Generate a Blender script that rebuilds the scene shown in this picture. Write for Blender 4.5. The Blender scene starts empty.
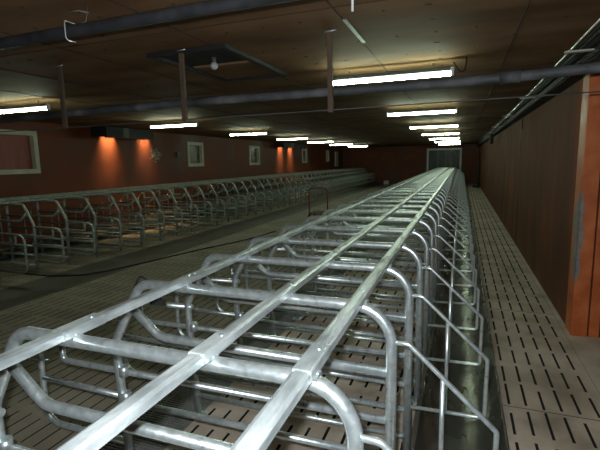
import bpy, bmesh, math, random
from mathutils import Vector, Matrix
random.seed(7)
C = bpy.context.scene.collection
H = 1.7
CEIL = 2.6
XR, XL, YE, YS = 1.04, -8.2, 31.0, -1.2

# ------------------------------------------------------------------ materials
def new_mat(name):
    m = bpy.data.materials.new(name); m.use_nodes = True
    nt = m.node_tree; b = nt.nodes['Principled BSDF']
    return m, nt, b

def noise_mat(name, cols, scale=8, rough=(0.6, 0.8), metal=0.0, bump=0.1, detail=6, stretch=(1, 1, 1), bscale=None, coord='Object', pos=None, spec=None):
    m, nt, b = new_mat(name)
    tc = nt.nodes.new('ShaderNodeTexCoord'); mp = nt.nodes.new('ShaderNodeMapping')
    mp.inputs['Scale'].default_value = stretch
    nt.links.new(tc.outputs[coord], mp.inputs['Vector'])
    n = nt.nodes.new('ShaderNodeTexNoise'); n.inputs['Scale'].default_value = scale; n.inputs['Detail'].default_value = detail
    nt.links.new(mp.outputs['Vector'], n.inputs['Vector'])
    r = nt.nodes.new('ShaderNodeValToRGB')
    k = len(cols)
    while len(r.color_ramp.elements) < k: r.color_ramp.elements.new(0.5)
    for i, c in enumerate(cols):
        e = r.color_ramp.elements[i]
        e.position = pos[i] if pos else 0.3 + 0.4 * i / max(1, k - 1)
        e.color = (*c, 1)
    nt.links.new(n.outputs['Fac'], r.inputs['Fac'])
    nt.links.new(r.outputs['Color'], b.inputs['Base Color'])
    mr = nt.nodes.new('ShaderNodeMapRange')
    mr.inputs['From Min'].default_value = 0.3; mr.inputs['From Max'].default_value = 0.7
    mr.inputs['To Min'].default_value = rough[0]; mr.inputs['To Max'].default_value = rough[1]
    nt.links.new(n.outputs['Fac'], mr.inputs['Value'])
    nt.links.new(mr.outputs['Result'], b.inputs['Roughness'])
    b.inputs['Metallic'].default_value = metal
    if spec is not None: b.inputs['Specular IOR Level'].default_value = spec
    if bump:
        n2 = nt.nodes.new('ShaderNodeTexNoise'); n2.inputs['Scale'].default_value = bscale or scale * 3; n2.inputs['Detail'].default_value = 4
        nt.links.new(mp.outputs['Vector'], n2.inputs['Vector'])
        bp = nt.nodes.new('ShaderNodeBump'); bp.inputs['Strength'].default_value = bump; bp.inputs['Distance'].default_value = 0.02
        nt.links.new(n2.outputs['Fac'], bp.inputs['Height']); nt.links.new(bp.outputs['Normal'], b.inputs['Normal'])
    m['ramp'] = r.name
    return m

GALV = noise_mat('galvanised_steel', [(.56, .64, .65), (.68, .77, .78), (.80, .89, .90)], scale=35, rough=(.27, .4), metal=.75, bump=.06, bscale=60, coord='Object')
GALV_DIM = noise_mat('dimmed_galvanised', [(.22, .25, .23), (.32, .355, .33), (.44, .48, .45)], scale=14, rough=(.4, .6), metal=.5, bump=.1, bscale=50)  # left row's dim lighting painted in as darker steel; ceiling strip shares it
GALVR = noise_mat('galvanised_rail', [(.36, .41, .42), (.60, .67, .68), (.86, .94, .94)], scale=16, rough=(.3, .5), metal=.5, bump=.2, bscale=50, stretch=(1, .35, 1))
STAIN = noise_mat('stainless_trough', [(.15, .15, .125), (.21, .21, .18), (.30, .30, .265)], scale=3, rough=(.17, .36), metal=.85, bump=.06, stretch=(1, .5, 1))
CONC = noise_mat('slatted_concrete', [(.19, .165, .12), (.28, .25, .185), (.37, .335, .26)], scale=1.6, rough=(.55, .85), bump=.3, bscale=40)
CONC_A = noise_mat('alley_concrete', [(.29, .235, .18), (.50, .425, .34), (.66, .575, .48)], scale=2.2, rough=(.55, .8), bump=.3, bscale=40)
CONCD = noise_mat('dark_concrete', [(.06, .055, .043), (.095, .087, .07), (.14, .128, .1)], scale=2, rough=(.45, .8), bump=.25, bscale=30)  # darker mottled concrete, shared by floor strip, trough bed, kerb and joints
PIT = noise_mat('pit_dark', [(.008, .007, .006), (.012, .011, .009)], scale=2, rough=(.9, 1), bump=0)
PLY = noise_mat('plywood_ceiling', [(.09, .048, .023), (.165, .093, .046), (.24, .14, .075)], scale=1.5, spec=.12, rough=(.7, .9), bump=.08, stretch=(.6, 1.6, 1))
PLYSEAM = noise_mat('ceiling_seam', [(.02, .014, .01), (.04, .028, .02)], scale=6, rough=(.8, .9), bump=0)
RED = noise_mat('dark_red_paint', [(.085, .021, .008), (.145, .035, .012), (.21, .055, .018)], scale=.9, rough=(.5, .8), bump=.12, bscale=25)
ORANGE = noise_mat('orange_paint', [(.40, .085, .02), (.58, .14, .03), (.66, .20, .06)], scale=5, rough=(.4, .65), bump=.15, bscale=30)
BROWNW = noise_mat('brown_wall', [(.085, .036, .021), (.15, .066, .037), (.28, .10, .05)], scale=1.1, rough=(.75, .95), bump=.15, spec=.15, stretch=(1, 1.6, .5), pos=[.28, .52, .75])  # mottled browns drawn out vertically
PLAST = noise_mat('grey_plaster', [(.20, .19, .18), (.32, .31, .29)], scale=20, rough=(.8, .95), bump=.3)
FRAMEW = noise_mat('greyed_white_paint', [(.42, .42, .33), (.58, .58, .47)], scale=6, rough=(.5, .8), bump=.08)
WOOD = noise_mat('old_wood', [(.07, .045, .03), (.13, .085, .055)], scale=7, rough=(.7, .9), bump=.2, stretch=(3, 3, .5))
BLACKP = noise_mat('black_plastic_pipe', [(.012, .013, .015), (.03, .032, .036)], scale=10, rough=(.3, .5), bump=.05)
GREYPIPE = noise_mat('dusty_grey_pipe', [(.03, .034, .036), (.065, .07, .075), (.15, .155, .155)], scale=5, rough=(.5, .8), bump=.3, bscale=60, pos=[.35, .55, .72])
BLACK = noise_mat('matt_black', [(.008, .008, .009), (.02, .02, .02)], scale=5, rough=(.6, .8), bump=0)
DARKG = noise_mat('dull_dark_grey', [(.05, .055, .05), (.1, .105, .1)], scale=5, rough=(.5, .7), bump=.05)
CONDUIT = noise_mat('bright_conduit', [(.85, .86, .82), (.95, .95, .92)], scale=8, rough=(.16, .24), metal=.6, bump=0)
WHITE = noise_mat('white_enamel', [(.6, .62, .6), (.75, .77, .74)], scale=5, rough=(.4, .5), bump=0)
REDMETAL = noise_mat('red_painted_tube', [(.22, .02, .014), (.32, .035, .02)], scale=10, rough=(.4, .6), bump=0)
GRATEM = noise_mat('cast_iron_grate', [(.16, .165, .15), (.26, .265, .25)], scale=10, rough=(.4, .6), metal=.3, bump=0)
RUBBER = noise_mat('black_cable_rubber', [(.01, .01, .01), (.02, .02, .018)], scale=10, rough=(.6, .8), bump=0)
PANE = noise_mat('grimy_window_pane', [(.22, .07, .058), (.34, .12, .10)], scale=3, rough=(.5, .7), bump=.02, stretch=(1, 3, .4))
PANEG = noise_mat('dark_grimy_pane', [(.08, .06, .045), (.14, .11, .085)], scale=3, rough=(.2, .4), bump=.02)
STRIP = noise_mat('curtain_strip', [(.006, .008, .009), (.014, .017, .019)], scale=4, rough=(.3, .5), bump=0)
STRIPL = noise_mat('pale_curtain_strip', [(.05, .055, .06), (.08, .085, .09)], scale=4, rough=(.3, .5), bump=0)
def emis(name, col, s):
    m, nt, b = new_mat(name)
    b.inputs['Base Color'].default_value = (*col, 1)
    b.inputs['Emission Color'].default_value = (*col, 1)
    b.inputs['Emission Strength'].default_value = s
    return m
TUBE_S = 44.0
TUBEM = emis('fluorescent_glow', (.80, 1, .74), TUBE_S)
BULB = noise_mat('bulb_glass', [(.4, .42, .44), (.5, .52, .54)], scale=3, rough=(.1, .2), bump=0)

# ------------------------------------------------------------------ mesh helpers
def B(): return bmesh.new()
def box(bm, x0, x1, y0, y1, z0, z1):
    v = [bm.verts.new(p) for p in ((x0,y0,z0),(x1,y0,z0),(x1,y1,z0),(x0,y1,z0),(x0,y0,z1),(x1,y0,z1),(x1,y1,z1),(x0,y1,z1))]
    for f in ((3,2,1,0),(4,5,6,7),(0,1,5,4),(1,2,6,5),(2,3,7,6),(3,0,4,7)):
        bm.faces.new([v[i] for i in f])
    return bm
def fillet(pts, rads, n=6):
    out = []
    for i, p in enumerate(pts):
        p = Vector(p); r = rads[i] if rads else 0
        if i in (0, len(pts)-1) or r <= 0: out.append(p); continue
        a = Vector(pts[i-1]) - p; b = Vector(pts[i+1]) - p
        la, lb = a.length, b.length; a.normalize(); b.normalize()
        ang = a.angle(b)
        t = min(r / math.tan(ang/2), la*.49, lb*.49); rr = t * math.tan(ang/2)
        c = p + (a+b).normalized() * (rr / math.sin(ang/2))
        s = p + a*t - c; e = p + b*t - c
        tot = s.angle(e); ax = s.cross(e).normalized()
        for k in range(n+1):
            out.append(c + Matrix.Rotation(tot*k/n, 3, ax) @ s)
    return out
def tube(bm, pts, r, n=10, rads=None, fn=6):
    if rads: pts = fillet(pts, rads, fn)
    pts = [Vector(p) for p in pts]
    prev = None; rings = []; up = None
    for i, p in enumerate(pts):
        d = (pts[min(i+1, len(pts)-1)] - pts[max(i-1, 0)]).normalized()
        if up is None:
            up = Vector((0,0,1)) if abs(d.z) < .9 else Vector((0,1,0))
            up = (up - d*up.dot(d)).normalized()
        else:
            up = (up - d*up.dot(d)).normalized()
        s = d.cross(up)
        rings.append([bm.verts.new(p + (up*math.cos(2*math.pi*k/n) + s*math.sin(2*math.pi*k/n))*r) for k in range(n)])
    for a, b in zip(rings, rings[1:]):
        for k in range(n):
            f = bm.faces.new((a[k], a[(k+1)%n], b[(k+1)%n], b[k])); f.smooth = True
    bm.faces.new(rings[0][::-1]); bm.faces.new(rings[-1])
    return bm
def obj(name, bm, mat, parent=None, bevel=0):
    bmesh.ops.recalc_face_normals(bm, faces=bm.faces)
    me = bpy.data.meshes.new(name); bm.to_mesh(me); bm.free()
    o = bpy.data.objects.new(name, me); C.objects.link(o)
    if mat: me.materials.append(mat)
    if parent: o.parent = parent
    if bevel:
        md = o.modifiers.new('b', 'BEVEL'); md.width = bevel; md.segments = 2; md.limit_method = 'ANGLE'
    return o
def empty(name, loc=(0,0,0)):
    o = bpy.data.objects.new(name, None); C.objects.link(o); o.location = loc; o.empty_display_size = .1
    return o
def tag(o, label=None, cat=None, group=None, kind=None):
    if label: o['label'] = label
    if cat: o['category'] = cat
    if group: o['group'] = group
    if kind: o['kind'] = kind
    return o
def struct(name, bm, mat, label=None, cat=None):
    o = obj(name, bm, mat); o['kind'] = 'structure'
    tag(o, label, cat)
    return o
def bx(*a): return box(B(), *a)

# ------------------------------------------------------------------ slatted floors (real slots over a dark pit)
def slatted(bm, x0, x1, y0, y1, pitch=.105, slot_w=.018, py=.345, slot_l=.25, z=0.0, depth=.1, stagger=True, panel=None, pgap=.004):
    """top surface cut by slots running along y"""
    nx = max(1, round((x1-x0)/pitch)); pw = (x1-x0)/nx
    for i in range(nx):
        a = x0 + i*pw; s0 = a + pw/2 - slot_w/2; s1 = s0 + slot_w; b = a + pw
        quad(bm, a, s0, y0, y1, z); quad(bm, s1, b, y0, y1, z)
        yy = y0
        k = 0
        while yy < y1:
            off = 0
            sa = yy + (py-slot_l)/2 + off + random.uniform(-.014, .014); sb = min(sa + slot_l + random.uniform(-.045, .02), y1)
            quad(bm, s0, s1, yy if yy > y0 else y0, sa, z)
            # slot walls
            if sb > sa:
                wall(bm, (s0,sa),(s0,sb),z,depth); wall(bm, (s1,sb),(s1,sa),z,depth)
                wall(bm, (s1,sa),(s0,sa),z,depth); wall(bm, (s0,sb),(s1,sb),z,depth)
            e = min(yy+py, y1)
            if e > sb: quad(bm, s0, s1, sb, e, z)
            yy += py; k += 1
def quad(bm, x0, x1, y0, y1, z):
    bm.faces.new([bm.verts.new(p) for p in ((x0,y0,z),(x1,y0,z),(x1,y1,z),(x0,y1,z))])
def wall(bm, a, b, z, d):
    f = bm.faces.new([bm.verts.new(p) for p in ((a[0],a[1],z),(b[0],b[1],z),(b[0],b[1],z-d),(a[0],a[1],z-d))]); f.material_index = 1
def raw_obj(name, bm, mat):
    me = bpy.data.meshes.new(name); bm.to_mesh(me); bm.free()
    o = bpy.data.objects.new(name, me); C.objects.link(o); me.materials.append(mat); me.materials.append(PIT); o['kind'] = 'structure'
    return o
# near row: rear x -1.65 .. front -.24
b = B(); slatted(b, .31, .955, 1.0, YE, pitch=.1075, slot_w=.0175, slot_l=.285); quad(b, .955, XR, 1.0, YE, 0); quad(b, .31, 2.4, YS, 1.0, 0); quad(b, XR, 2.4, 1.0, 4.6, 0)
raw_obj('floor_feeding_alley', b, CONC_A)
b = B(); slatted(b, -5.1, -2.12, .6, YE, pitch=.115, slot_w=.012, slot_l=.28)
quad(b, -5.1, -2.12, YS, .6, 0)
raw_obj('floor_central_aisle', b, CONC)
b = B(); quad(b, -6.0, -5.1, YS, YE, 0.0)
raw_obj('floor_dark_strip', b, CONCD)  # solid unslotted strip in the darker concrete
b = B(); slatted(b, -1.62, -.22, .6, YE, pitch=.117, slot_w=.019, py=.235, slot_l=.15)
quad(b, -1.62, -.22, YS, .6, 0); quad(b, -2.12, -1.62, YS, .6, 0); quad(b, -.22, .31, YS, .6, 0)
raw_obj('floor_stalls_right_row', b, CONC_A)
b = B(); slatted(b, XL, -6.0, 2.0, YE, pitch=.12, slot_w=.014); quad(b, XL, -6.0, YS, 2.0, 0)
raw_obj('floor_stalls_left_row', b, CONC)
b = B(); quad(b, XL-.2, 2.6, YS-.2, YE+.2, -.3); raw_obj('floor_slurry_pit', b, PIT)
# solid bed under the trough
b = B(); box(b, -.22, .31, .6, YE, -.12, -.045); o = raw_obj('floor_trough_bed', b, CONCD)
# low kerbs each side of the trough
b = B(); box(b, -.235, -.205, .6, YE, -.045, .05); obj('trim_1', b, CONCD)['kind'] = 'structure'
b = B(); box(b, .300, .31, .6, YE, -.045, .012); obj('trim_2', b, CONC_A)['kind'] = 'structure'
# cast iron grate strip: bars crosswise to the row with real gaps, countless
gb = B()
y = .62
while y < YE:
    box(gb, -2.12, -1.62, y, y+.0135, -.03, -.002); y += .024 if y < 9 else .05
for x in (-2.12, -1.96, -1.79, -1.632): box(gb, x, x+.012, .6, YE, -.035, -.004)
g = obj('slotted_floor_grate', gb, GRATEM)
tag(g, 'strip of dark cast iron floor grating along the rear of the right-hand stall row', 'floor grate', kind='structure')
g['kind'] = 'structure'

# ------------------------------------------------------------------ shell
struct('ceiling', bx(XL-.2, 2.6, YS-.2, YE+.2, CEIL, CEIL+.1), PLY)
# ceiling seams (battens, screw heads)
sb = B()
for k in range(-6, 2):
    x = -.75 + 1.09*k; box(sb, x-.004, x+.004, YS, YE, CEIL-.004, CEIL+.01)
for y in (.2, 2.62, 5.05, 7.5, 9.9, 12.3, 14.8, 17.2, 19.7, 22.1, 24.6, 27, 29.4):
    box(sb, XL, XR, y-.003, y+.003, CEIL-.003, CEIL+.01)
struct('trim_3', sb, PLYSEAM)
sc = B()
for k in range(-6, 4):
    for j in range(0, 40):
        x = -.75 + .545*k/1 + .0; y = .3*j + .1
        if -4 < x < 1:
            box(sc, x-.009+random.uniform(-.02,.02), x+.009, y-.009, y+.009, CEIL-.003, CEIL+.01)
        x2 = x+.27
        if j % 2 and -4 < x2 < .8: box(sc, x2-.008, x2+.008, y-.008, y+.008, CEIL-.003, CEIL+.01)
struct('trim_4', sc, PLYSEAM)
jn = B()
for i in range(14): box(jn, .31, .985, 1.0+2.07*i-.004, 1.0+2.07*i+.004, -.01, .0012)
box(jn, .984, .987, 1.0, YE, -.01, .0008)
struct('trim_7', jn, CONCD)
struct('wall_back', bx(XL-.2, XR+.3, YE, YE+.2, -.3, CEIL), RED)
struct('wall_front', bx(XL-.2, 2.6, YS-.2, YS, -.3, CEIL), RED)
# left wall with window openings
wins = [(4.62, 6.54, 1.56, 2.41, .09), (11.75, 12.65, 1.60, 2.38, .10), (16.05, 17.0, 1.58, 2.38, .10), (22.35, 23.15, 1.60, 2.38, .10), (26.85, 27.5, 1.62, 2.38, .10)]
b = B(); yy = YS
for (a, c, z0, z1, fw) in wins:
    box(b, XL-.2, XL, yy, a, -.3, CEIL); box(b, XL-.2, XL, a, c, -.3, z0); box(b, XL-.2, XL, a, c, z1, CEIL); yy = c
box(b, XL-.2, XL, yy, YE, -.3, CEIL)
wl = struct('wall_left', b, RED)
for i, (a, c, z0, z1, fw) in enumerate(wins):
    b = B()
    box(b, XL-.08, XL+.03, a, c, z1-fw, z1); box(b, XL-.08, XL+.03, a, c, z0, z0+fw)
    box(b, XL-.08, XL+.03, a, a+fw, z0+fw, z1-fw); box(b, XL-.08, XL+.03, c-fw, c, z0+fw, z1-fw)
    w = struct('window_%d' % (i+1), b, FRAMEW)
    b = bx(XL-.10, XL-.075, a+fw, c-fw, z0+fw, z1-fw)
    p = obj('pane', b, PANE if i == 0 else PANEG, w); 
# pilaster far on the left wall
struct('trim_5', bx(XL, XL+.08, 28.9, 29.5, 1.3, 2.3), FRAMEW)
# flaked paint patch on the left wall
b = B(); cy, cz = 10.2, 1.96
for k in range(70):
    a = random.uniform(0, 6.28); r = random.uniform(0, .19); w = random.uniform(.01, .035)
    y0 = cy + math.cos(a)*r*1.5; z0 = cz + math.sin(a)*r
    vs = [b.verts.new((XL+.003, y0+math.cos(t)*w*random.uniform(.6, 1.3), z0+math.sin(t)*w*random.uniform(.5, 1.1))) for t in [i*6.283/7 for i in range(7)]]
    b.faces.new(vs)
obj('flaked_paint_patch', b, FRAMEW, wl)
# right wall: runs from y 4.6 to the far end, with a thick orange jamb facing the camera
wr = struct('wall_right', bx(XR, XR+.5, 4.66, YE, -.3, CEIL), BROWNW)
b = B(); box(b, XR-.012, 1.162, 4.56, 4.80, 0, CEIL)
jb = obj('orange_jamb', b, ORANGE, wr, bevel=.008)
b = B(); box(b, 1.176, 1.26, 4.57, 4.7, 0, CEIL); obj('jamb_strip', b, ORANGE, wr, bevel=.006)
b = B(); box(b, 1.155, 1.18, 4.6, 4.66, 0, CEIL); obj('jamb_groove', b, BLACK, wr)
# bare plaster patch, where the paint has come off the corner
b = B()
prof = [(0,.52),(.03,.58),(.05,.74),(.04,.93),(.06,1.05),(.05,1.22),(.02,1.34),(0,1.4)]
vs = [b.verts.new((XR-.0155, 4.562+.0+d*3.2, z)) for d, z in prof]
b.faces.new(vs)
vs = [b.verts.new((XR-.012+d*1.0, 4.557, z)) for d, z in [(0,.50),(.035,.62),(.026,.8),(.045,.95),(.028,1.12),(.036,1.25),(0,1.4)]]
b.faces.new(vs)
obj('bare_plaster_patch', b, PLAST, wr)
# wall joints
for i, y in enumerate((9.26, 12.34)):
    obj('wall_joint', bx(XR-.004, XR+.002, y, y+.03, 0, CEIL-.25), BLACK, wr)
d2 = struct('door_2', bx(1.0, 1.045, 2.55, 3.42, .01, 2.05), BROWNW)
obj('handle', bx(.97, 1.0, 2.66, 2.69, 1.0, 1.12), DARKG, d2)
struct('wall_side_room', bx(2.4, 2.6, YS, 4.7, -.3, CEIL), BROWNW)
struct('wall_side_room_end', bx(1.39, 2.6, 4.72, 4.9, -.3, CEIL), BROWNW)
# ledger beam over the right wall
led = struct('trim_6', bx(.90, XR, 1.0, YE, 2.42, CEIL), BLACK)
# far doorway with strip curtain
dx0, dx1, dz = -2.26, -.02, 2.38
b = B(); fw = .13
box(b, dx0, dx0+fw, YE-.06, YE+.02, 0, dz); box(b, dx1-fw, dx1, YE-.06, YE+.02, 0, dz); box(b, dx0+fw, dx1-fw, YE-.06, YE+.02, dz-.13, dz)
d = struct('door_1', b, WHITE)
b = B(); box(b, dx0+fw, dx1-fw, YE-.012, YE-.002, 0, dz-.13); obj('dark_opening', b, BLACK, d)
x = dx0+fw; k = 0
while x < dx1-fw-.05:
    w = .17
    obj('curtain_strip', bx(x, min(x+w*.93, dx1-fw), YE-.035-(k%2)*.01, YE-.028-(k%2)*.01, .05, dz-.13), STRIPL if k in (3, 6, 8) else STRIP, d)
    x += w; k += 1

# ------------------------------------------------------------------ stall dividers
WORDS = ['nearest', 'second-nearest', 'third-nearest', 'fourth-nearest', 'fifth-nearest', 'sixth-nearest', 'seventh-nearest', 'eighth-nearest', 'ninth-nearest', 'tenth-nearest',
         'eleventh', 'twelfth', 'thirteenth', 'fourteenth', 'fifteenth', 'sixteenth', 'seventeenth', 'eighteenth', 'nineteenth', 'twentieth', 'twenty-first', 'twenty-second', 'twenty-third', 'twenty-fourth']
ZT = 1.115
RT, RB, RG = .0235, .0165, .0105
def part_meshes(s=1, n=12):
    """profile in x (origin at the rear post foot, +x towards the feeding side), s = -1 mirrors"""
    P = lambda x, z, y=0: (s*(x*.985+1.65), y, z if (z < .02 or z > 1.0) else z+(1.7-z)*.012)
    d = {}
    d['frame_tube'] = [tube(B(), [P(-.245,0), P(-.245,ZT), P(-1.50,ZT), P(-1.69,.775), P(-1.65,0)], RT, n, [0,.15,.11,.12,0], 8)]
    d['brace_tube'] = [tube(B(), [P(-1.563,.975), P(-1.40,.838), P(-.25,.832)], .021, n, [0,.12,0], 6)]
    d['horizontal_bar'] = [tube(B(), [P(-1.65,z), P(-.25,z)], RB, 8) for z in (.445, .295, .13)]
    d['horizontal_bar'].append(tube(B(), [P(-2.085,.745), P(-2.085,.612), P(-.25,.618)], RB, 8, [0,.03,0], 3))
    d['rear_loop'] = [tube(B(), [P(-1.65,.755), P(-2.265,.745), P(-2.265,.20), P(-1.65,.205)], .0175, 10, [0,.12,.11,0], 6)]
    d['loop_bar'] = [tube(B(), [P(-2.262,.478), P(-1.65,.47)], .0155, 8)]
    g = tube(B(), [P(-.245,.968), P(-.175,.966), P(.160,.655), P(.156,.325), P(-.245,.316)], RG, 8, [0,.03,.025,.02,0], 4)
    d['feeder_guard'] = [g]
    st = tube(B(), [P(-.042,.84), P(-.042,.32)], .0095, 8)
    d['guard_stay'] = [st]
    hk = tube(B(), [P(-2.20,.60,-.002), P(-2.268,.592,-.018), P(-2.33,.585,-.018), P(-2.345,.605,-.018), P(-2.32,.625,-.018)], .006, 6, [0,.01,.01,.01,0], 3)
    d['latch_hook'] = [hk]
    ft = []
    for x in (-1.65*.985, -.245*.985):
        b = B(); a, c = sorted((s*(x+1.65-.045), s*(x+1.65+.045))); box(b, a, c, -.045, .045, 0, .008); ft.append(b)
    d['foot_plate'] = ft
    cl = []
    for x in (-1.222, -.692, -.372):
        b = B(); a, c = sorted((s*(x+1.65-.034), s*(x+1.65+.034)))
        box(b, a, c, -.020, .020, ZT+.008, ZT+.022)
        tube(b, [(s*(x+1.65+.029), -.0, ZT-.020), (s*(x+1.65+.029), 0, ZT+.026)], .005, 6)
        tube(b, [(s*(x+1.65-.029), -.0, ZT-.020), (s*(x+1.65-.029), 0, ZT+.026)], .005, 6)
        cl.append(b)
    d['rail_clamp'] = cl
    co = []
    for z in (.618, .47):
        b = B(); tube(b, [P(-1.65, z-.028), P(-1.65, z+.028)], RT+.003, 12); co.append(b)
    d['collar'] = co
    return d
def build_proto(name, s):
    root = empty(name); G = GALV if s == 1 else GALV_DIM
    ms = part_meshes(s); holder = {}
    for pn, lst in ms.items():
        for b in lst:
            par = root
            if pn == 'guard_stay': par = holder['feeder_guard']
            if pn == 'latch_hook': par = holder['rear_loop']
            if pn == 'loop_bar': par = holder['rear_loop']
            o = obj(pn, b, G, par); holder.setdefault(pn, o)
    return root
def simple_mesh(s):
    b = B()
    for pn, lst in part_meshes(s, 6).items():
        if pn in ('latch_hook', 'collar', 'foot_plate'): 
            for x in lst: x.free()
            continue
        for x in lst:
            me = bpy.data.meshes.new('t'); x.to_mesh(me); x.free(); b.from_mesh(me); bpy.data.meshes.remove(me)
    me = bpy.data.meshes.new('stall_divider'); b.to_mesh(me); b.free(); me.materials.append(GALV if s == 1 else GALV_DIM)
    return me
def copy_tree(o, parent=None):
    c = o.copy(); C.objects.link(c); c.parent = parent
    for ch in [q for q in o.children]: copy_tree(ch, c)
    return c
def row(s, xpost, y0, pitch, n, side, group, lab_first):
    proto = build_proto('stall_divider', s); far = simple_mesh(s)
    kids = list(proto.children)
    made = []
    for k in range(n):
        y = y0 + pitch*k
        if k < 24:
            o = proto if k == 0 else None
            if o is None:
                o = proto.copy(); C.objects.link(o)
                for ch in kids:
                    c = ch.copy(); C.objects.link(c); c.parent = o
                    for g in ch.children:
                        e = g.copy(); C.objects.link(e); e.parent = c
            lab = lab_first(k)
        else:
            o = bpy.data.objects.new('stall_divider', far); C.objects.link(o)
            lab = 'galvanised stall divider crowded in the far end of the %s stall row' % side
        o.location = (xpost, y, 0)
        tag(o, lab, 'stall divider', group)
        made.append(o)
    return made
def lab_r(k):
    if k == 0: return 'nearest galvanised tube stall divider of the right-hand row, cut by the photo bottom'
    return '%s galvanised tube divider %sin the right-hand stall row' % (WORDS[k], '' if k < 10 else 'from the camera ')
def lab_l(k):
    if k == 0: return 'galvanised divider of the left-hand row at the very left edge, mostly cut off'
    return '%s galvanised divider %sin the dim left-hand stall row' % (WORDS[k], '' if k < 10 else 'from the camera ')
NR, NL = 48, 45
row(1, -1.65, 1.025, .633, NR-1, 'right-hand', 'galvanised dividers of the right-hand stall row', lab_r)
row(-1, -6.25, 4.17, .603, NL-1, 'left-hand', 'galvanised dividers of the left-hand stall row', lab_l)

# longitudinal rails: inverted channel, spliced
def rail(x, y0, y1, splices=()):
    b = B(); w, h, t = .026, .030, .004
    z0 = ZT+.019
    # cross-section: shallow inverted U with a slight ridge
    sec = [(-w, z0), (-w, z0+h*.8), (-w*.55, z0+h), (w*.55, z0+h), (w, z0+h*.8), (w, z0), (w-t, z0), (w-t, z0+h*.7), (-w+t, z0+h*.7), (-w+t, z0)]
    a = [b.verts.new((x+p, y0, z)) for p, z in sec]; c = [b.verts.new((x+p, y1, z)) for p, z in sec]
    for i in range(len(sec)):
        j = (i+1) % len(sec); b.faces.new((a[i], a[j], c[j], c[i]))
    b.faces.new(a); b.faces.new(c[::-1])
    return b
def weld(x, y):
    b = B(); w = .0285; z0 = ZT+.015
    box(b, x-w, x+w, y-.05, y+.13, z0, z0+.0365)
    return b
RAILS = [(-1.222, 'left'), (-.692, 'middle'), (-.372, 'right')]
for x, nm in RAILS:
    r = obj('top_rail', rail(x, .3, 30.3), GALVR)
    tag(r, {'left': 'leftmost long galvanised rail running along the top of the right-hand stall row',
            'middle': 'middle one of three long galvanised rails on top of the right-hand stall row',
            'right': 'rightmost long galvanised rail over the front bends of the right-hand stall row'}[nm], 'rail', 'top rails of the right-hand row')
    for y in (1.025, 4.19, 7.355, 10.52): obj('splice_sleeve', weld(x, y), GALVR, r, bevel=.006)
    for y in (1.11, 1.70, 2.36, 2.97):
        bb = B(); tube(bb, [(x+.006, y, ZT+.046), (x+.006, y, ZT+.056)], .008, 6); obj('bolt_head', bb, GALV, r)
LR = [(-6.25-(1.65-1.222), 'aisle-side'), (-6.25-(1.65-.692), 'middle'), (-6.25-(1.65-.372), 'wall-side')]
for x, nm in LR:
    r = obj('top_rail', rail(x, 3.4, 30.3), GALV_DIM)
    tag(r, '%s long rail along the top of the left-hand stall row' % nm, 'rail', 'top rails of the left-hand row')

# troughs
def trough(name, s, x0, y0, y1):  # open steel channel
    prof = [(-.205,.075),(-.20,.088),(-.195,.075),(-.175,.02),(-.10,-.015),(.0,-.03),(.04,-.035),(.08,-.035),(.12,-.03),(.19,-.012),(.245,.03),(.285,.10),(.295,.112),(.30,.10)]
    b = B(); t = .004
    P = [(x0 + s*(x+1.65), z) for x, z in prof]
    low = [(x, z-t) for x, z in P][::-1]
    ring = P + low
    ys = [y0 + (y1-y0)*i/16 for i in range(17)]
    prev = None
    for y in ys:
        cur = [b.verts.new((x, y, z)) for x, z in ring]
        if prev:
            for i in range(len(ring)):
                j = (i+1) % len(ring)
                f = b.faces.new((prev[i], prev[j], cur[j], cur[i])); f.smooth = True
        else: b.faces.new(cur)
        prev = cur
    b.faces.new(prev[::-1])
    return obj(name, b, STAIN)
tag(trough('feed_trough', 1, -1.65, .65, 30.6), 'long dull stainless steel feed trough under the front guards of the right-hand row', 'trough')
t = trough('feed_trough', -1, -6.25, 3.3, 30.6)
t.location.z = .05; t.location.x = .012
tag(t, 'long feed trough along the wall side of the left-hand stall row', 'trough')

# black clip on the left rail
b = B(); 
tube(b, [(-1.545, 1.69, 1.03), (-1.55, 1.69, 1.07), (-1.50, 1.69, 1.15), (-1.455, 1.69, 1.12), (-1.45,1.692,1.02)], .0055, 8, [0,.03,.03,.03,0], 4)
box(b, -1.45, -1.37, 1.685, 1.703, 1.0, 1.03)
tag(obj('strap_clip', b, BLACK), 'small black strap clip hooked over the left end of the second-nearest divider', 'clip')

# ------------------------------------------------------------------ fluorescent lights
def light_fixture(xc, y, label, group, first=[None]):
    L = 1.12
    if first[0] is None:
        r = empty('fluorescent_light')
        obj('housing', bx(-L/2-.01, L/2+.01, -.016, .016, .024, .062), DARKG, r, bevel=.006)
        b = B(); tube(b, [(-L/2, 0, 0), (L/2, 0, 0)], .021, 12); obj('glowing_tube', b, TUBEM, r)
        for s in (-1, 1):
            obj('end_cap', bx(s*(L/2+.012)-.014, s*(L/2+.012)+.014, -.022, .022, -.022, .055), WHITE, r, bevel=.004)
        for s in (-1, 1):
            b = B(); tube(b, [(s*.4, 0, .08), (s*.4, 0, .105)], .005, 6); obj('hanger', b, DARKG, r)
        first[0] = r; o = r
    else:
        p = first[0]; o = p.copy(); C.objects.link(o)
        for ch in p.children:
            c = ch.copy(); C.objects.link(c); c.parent = o
    o.location = (xc, y, 2.47)
    tag(o, label, 'light', group)
    return o
ORD = ['nearest', 'second', 'third', 'fourth', 'fifth', 'sixth', 'farthest']
for k, y in enumerate((4.34, 7.8, 11.3, 14.8, 18.3, 21.7, 25.6)):
    light_fixture(-.68, y, '%s lit tube %sin the line above the right-hand stalls' % (ORD[k], '' if k in (0, 6) else 'from the camera '), 'ceiling tubes above the right-hand stalls')
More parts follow.
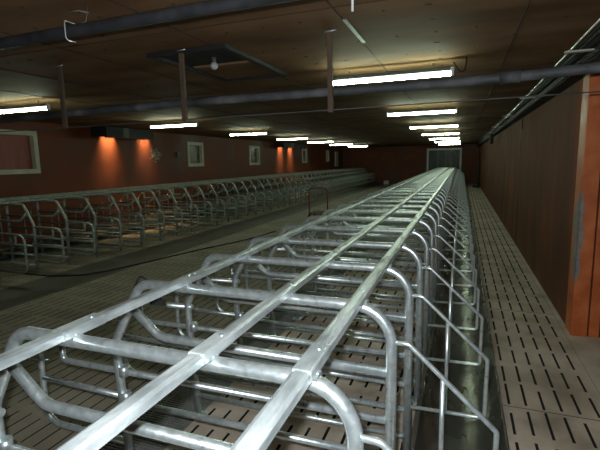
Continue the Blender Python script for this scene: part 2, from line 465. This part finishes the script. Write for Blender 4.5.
for k, y in enumerate((4.38, 7.6, 10.95, 14.3, 17.5, 20.9, 24.6)):
    light_fixture((-5.78 if k == 0 else -5.6), y, '%s lit tube %sin the line beside the left-hand stalls' % (ORD[k], '' if k in (0, 6) else 'from the camera '), 'ceiling tubes beside the left-hand stalls')

# curly wire at the nearest light
b = B(); tube(b, [(-.10,4.34,2.57),(-.06,4.34,2.50),(-.03,4.34,2.47),(.0,4.34,2.49),(.01,4.34,2.56),(.005,4.34,2.60)], .006, 6, [0,.03,.02,.03,.02,0], 3)
tag(obj('loose_wire', b, BLACK), 'short curled black wire dropping from the ceiling at the right end of the nearest tube', 'wire')

# ------------------------------------------------------------------ pipes, hangers, conduit
b = B(); tube(b, [(-6,1.72,2.33),(-3,1.70,2.345),(-1,1.68,2.35),(.2,1.67,2.35),(1.2,1.66,2.35)], .028, 16)
p = tag(obj('overhead_pipe', b, BLACKP), 'thick black plastic pipe crossing the upper left corner under the ceiling', 'pipe')
b = B(); tube(b, [(-2.02,2.02,2.595),(-2.0,1.98,2.50),(-1.86,1.78,2.41),(-1.78,1.63,2.38),(-1.78,1.63,2.29),(-1.75,1.66,2.285)], .003, 6, [0,.03,.03,.02,.02,0], 3)
tube(b, [(-2.2,2.05,2.595),(-2.1,2.03,2.585),(-2.02,2.02,2.56)], .004, 6)
tag(obj('pipe_hook', b, GALV), 'bright wire hook holding up the thick black pipe at upper left', 'hook')
b = B(); tube(b, [(-8.1,3.16,2.12),(-3.4,3.15,2.19),(-2,3.13,2.2),(-.9,3.15,2.2),(-.1,3.16,2.2),(.3,3.12,2.2),(.72,3.02,2.2),(1.6,2.9,2.2),(2.35,2.8,2.2)], .032, 16)
p2 = obj('overhead_pipe', b, GREYPIPE)
tag(p2, 'long dusty grey pipe hung across the whole barn behind the wooden hangers', 'pipe')
for x in (.27, .95):
    b = B(); tube(b, [(x-.06,3.125-.14*(x-.27),2.2),(x+.06,3.105-.15*(x-.27),2.2)], .038, 14); obj('pipe_coupling', b, GREYPIPE, p2)
b = B(); tube(b, [(-8.1,3.056,2.04),(-3.4,3.056,2.05),(-.9,3.056,2.06),(1.03,3.056,2.07)], .0045, 8)
tag(obj('overhead_conduit', b, DARKG), 'thin grey line strung across the ceiling along the bottom ends of the wooden hangers', 'cable')
for (x, y, w, lab) in ((-.89, 3.035, .018, 'wooden ceiling hanger crossing the left end of the nearest tube'), (-2.12, 3.035, .02, 'dark wooden ceiling hanger in front of the square ceiling hatch'), (-3.42, 3.035, .022, 'faint wooden ceiling hanger between the left tube and the dark air inlet')):
    h = obj('ceiling_hanger', bx(x-w, x+w, y-.012, y+.012, 2.04, CEIL), WOOD, None, bevel=.002)
    tag(h, lab, 'hanger', 'wooden ceiling hangers')
    b = B(); tube(b, [(x-.03, y-.014, 2.585), (x+.05, y-.014, 2.59)], .005, 6); obj('nail', b, GALV, h)
# conduit with cross brackets
b = B(); tube(b, [(.745,1.0,2.5),(.745,3.5,2.5),(.77,5.4,2.5),(.81,9,2.5),(.82,14,2.5),(.87,17,2.42)], .0085, 10)
cd = obj('conduit', b, CONDUIT)
tag(cd, 'thin bright conduit running along the ceiling beside the right wall', 'conduit')
for y in (3.95, 6.7, 9.4, 12.5, 15.4):
    obj('bracket', bx(.71, .95, y-.022, y+.022, 2.478, 2.490), FRAMEW, cd)
for i, (x, z, r) in enumerate(((.875, 2.52, .014), (.885, 2.445, .012), (.84, 2.57, .010))):
    b = B(); tube(b, [(x,1.0,z),(x+.01,6,z-.012),(x,12,z),(x,28,z)], r, 8)
    tag(obj('dark_cable', b, RUBBER), ('dark cable nearest the bright conduit in the bundle by the right wall top', 'lowest dark cable of the bundle, against the right wall top', 'thinnest dark cable of the bundle, up against the ceiling by the right wall')[i], 'cable', 'cables by the right wall top')
b = B(); box(b, .80, .90, 14.9, 15.05, 2.12, 2.44)
tag(obj('hanging_box', b, BLACK, None, bevel=.01), 'small black box hanging where the bright conduit ends', 'box')
b = B(); tube(b, [(1.02,9.0,2.43),(1.02,9.0,2.32),(1.025,9.02,2.2)], .008, 6)
tag(obj('loose_wire', b, BLACK), 'short dark wire dangling at the top of the right wall', 'wire')
b = B(); tube(b, [(-.54, 2.25, 2.60),(-.54,2.25,2.44)], .007, 8)
# (short pale peg at the photo top)
tag(obj('ceiling_peg', b, WHITE), 'short pale peg sticking down from the ceiling at the photo top', 'peg')
b = B()
vs = [b.verts.new(p) for p in ((-.752,2.85,CEIL-.006),(-.725,2.85,CEIL-.006),(-.725,3.45,CEIL-.006),(-.752,3.45,CEIL-.006),(-.752,2.85,CEIL+.002),(-.725,2.85,CEIL+.002),(-.725,3.45,CEIL+.002),(-.752,3.45,CEIL+.002))]
for f in ((0,1,2,3),(4,5,6,7),(0,1,5,4),(1,2,6,5),(2,3,7,6),(3,0,4,7)): b.faces.new([vs[i] for i in f])
tag(obj('metal_strip', b, GALV_DIM), 'short metal strip nailed over a ceiling seam above the nearest tube', 'strip')

# ceiling hatch
hx0, hx1, hy0, hy1 = -2.40, -1.76, 3.07, 4.22
r = empty('ceiling_hatch', (0,0,0))
b = B(); w = .05
box(b, hx0-w, hx0, hy0-w, hy1+w, CEIL-.035, CEIL-.002); box(b, hx1, hx1+w, hy0-w, hy1+w, CEIL-.035, CEIL-.002)
box(b, hx0, hx1, hy0-w, hy0, CEIL-.035, CEIL-.002); box(b, hx0, hx1, hy1, hy1+w, CEIL-.035, CEIL-.002)
obj('hatch_frame', b, BLACK, r)
obj('hatch_panel', bx(hx0+.02, hx1-.02, hy0+.52, hy1-.02, CEIL-.02, CEIL-.004), PLY, r)
obj('hatch_opening', bx(hx0, hx1, hy0, hy0+.5, CEIL-.006, CEIL-.001), BLACK, r)
tag(r, 'square hatch framed in dark strips in the wooden ceiling', 'hatch')
b = B(); bmesh.ops.create_uvsphere(b, u_segments=14, v_segments=10, radius=.032, matrix=Matrix.Translation((-2.02, 3.36, CEIL-.075)))
for f in b.faces: f.smooth = True
lb = obj('light_bulb', b, BULB)
b = B(); tube(b, [(-2.02,3.36,CEIL-.05),(-2.02,3.36,CEIL-.005)], .018, 10); obj('socket', b, DARKG, lb)
tag(lb, 'small unlit bulb in the dark opening of the ceiling hatch', 'bulb')

# ------------------------------------------------------------------ air inlets on the left wall
def inlet(y0, y1, lab, mid=True):
    r = empty('air_inlet', (XL+.25, (y0+y1)/2, 2.36))
    o = []
    def P(n, b, m): 
        q = obj(n, b, m); q.parent = r; q.matrix_parent_inverse = Matrix.Translation(-Vector(r.location)); return q
    b = B(); ym = y0 + (y1-y0)*.33; yn = y0 + (y1-y0)*.45
    # open underneath at the wall side: front board, ends and top
    box(b, XL+.45, XL+.48, y0, ym, 2.36, 2.585); box(b, XL+.45, XL+.48, yn, y1, 2.36, 2.585)
    box(b, XL+.005, XL+.45, y0, y0+.02, 2.36, 2.585); box(b, XL+.005, XL+.45, y1-.02, y1, 2.36, 2.585)
    box(b, XL+.005, XL+.45, y0+.02, y1-.02, 2.57, 2.585)
    P('housing', b, BLACK)
    P('grey_panel', bx(XL+.45, XL+.478, ym, yn, 2.36, 2.585), DARKG)
    P('wooden_edge', bx(XL+.43, XL+.49, y0, y1+.05, 2.335, 2.358), WOOD)
    tag(r, lab, 'air inlet', 'air inlets on the left wall')
inlet(7.95, 9.6, 'long black air inlet box high on the left wall, the nearer of two')
inlet(18.6, 21.6, 'small far black air inlet box high on the left wall, the farther of two')
tag(obj('junction_box', bx(XL, XL+.06, 11.15, 11.35, 1.9, 2.05), DARKG, None, bevel=.008), 'small grey box on the left wall beside the second window', 'box')

# ------------------------------------------------------------------ red cart handle, floor cable, far bits
r = empty('hand_cart', (-3.9, 11.93, 0))
b = B(); tube(b, [(-.28,0,.12),(-.28,0,.92),(.28,0,.92),(.28,0,.12)], .016, 10, [0,.09,.09,0], 5); obj('handle', b, REDMETAL, r)
b = B(); tube(b, [(-.28,0,.14),(.28,0,.14)], .014, 8); tube(b, [(-.28,0,.14),(-.28,.5,.16)], .014, 8); tube(b, [(.28,0,.14),(.28,.5,.16)], .014, 8)
obj('frame', b, REDMETAL, r)
obj('platform', bx(-.3, .3, .02, .62, .165, .185), WOOD, r)
for x in (-.3, .3):
    for y in (.05, .55):
        b = B(); tube(b, [(x-.018, y, .07), (x+.018, y, .07)], .07, 16); obj('wheel', b, RUBBER, r)
tag(r, 'red tubular hand cart standing in the central aisle behind the stalls', 'cart')
b = B(); tube(b, [(-7.4,4.75,.012),(-6.6,4.72,.012),(-5.95,4.72,.012),(-5.51,4.89,.012),(-5.29,5.28,.012),(-5.08,5.99,.012),(-4.8,7.13,.012),(-4.5,8.0,.012),(-4.33,8.7,.012),(-4.25,9.6,.012)], .011, 8, [0]+[.3]*8+[0], 4)
tag(obj('floor_cable', b, RUBBER), 'black cable snaking along the aisle floor beside the left-hand stalls', 'cable')
b = B(); box(b, -4.96, -4.62, 29.6, 29.9, 0, .28)
tag(obj('feed_bucket', b, FRAMEW, None, bevel=.04), 'small pale container on the floor at the far end of the aisle', 'container')
b = B(); tube(b, [(.93,26.8,0),(.93,26.8,1.4)], .05, 10); box(b, .62, 1.0, 26.6, 27.0, 0, .12)
tag(obj('floor_stand', b, BLACK), 'dark upright thing with a flat foot at the far end of the right alley', 'stand')

# ------------------------------------------------------------------ lights
def area(name, loc, rot, sx, sy, e, col, spread=None):
    l = bpy.data.lights.new(name, 'AREA'); l.shape = 'RECTANGLE'; l.size = sx; l.size_y = sy; l.energy = e; l.color = col
    if spread: l.spread = spread
    o = bpy.data.objects.new(name, l); C.objects.link(o); o.location = loc; o.rotation_euler = rot
    return o
# daylight falling out of the inlets down the wall
for y, dy, e in ((8.46, .42, 10), (9.75, .42, 10), (19.3, .5, 12), (20.6, .5, 12)):
    for z, k in ((2.5, 1.0),):
        o = area('inlet_daylight', (XL+.07, y, z), (0, math.radians(2), 0), .06, dy, e, (1, .62, .28), 1.1)
# the camera's flash, beside the lens
l = bpy.data.lights.new('camera_flash', 'SPOT'); l.energy = 190; l.shadow_soft_size = .015; l.color = (.93, .97, 1); l.spot_size = 2.3; l.spot_blend = .6
fl = bpy.data.objects.new('camera_flash', l); C.objects.link(fl)

# ------------------------------------------------------------------ world, camera
w = bpy.data.worlds.new('w'); bpy.context.scene.world = w; w.use_nodes = True
w.node_tree.nodes['Background'].inputs[0].default_value = (.02, .022, .025, 1)
w.node_tree.nodes['Background'].inputs[1].default_value = .2
cam = bpy.data.cameras.new('camera'); co = bpy.data.objects.new('camera', cam); C.objects.link(co)
R = Matrix(((0.9369642307727157, -0.03284378701639002, 0.3478783061746089), (0.34886500089515016, 0.1442836732097226, -0.9259996937340405), (-0.01977982312660588, 0.9889911563302938, 0.14664668866888267)))
co.matrix_world = Matrix.Translation((0, 0, H)) @ R.to_4x4()
cam.lens = 25.8; cam.sensor_width = 36; cam.clip_start = .02; cam.clip_end = 100
fl.matrix_world = Matrix.Translation(Vector((0,0,H)) + R @ Vector((-.04, .05, 0))) @ R.to_4x4()
sc = bpy.context.scene; sc.camera = co
sc.view_settings.view_transform = 'Standard'; sc.view_settings.look = 'None'; sc.view_settings.gamma = 1; sc.view_settings.exposure = 0
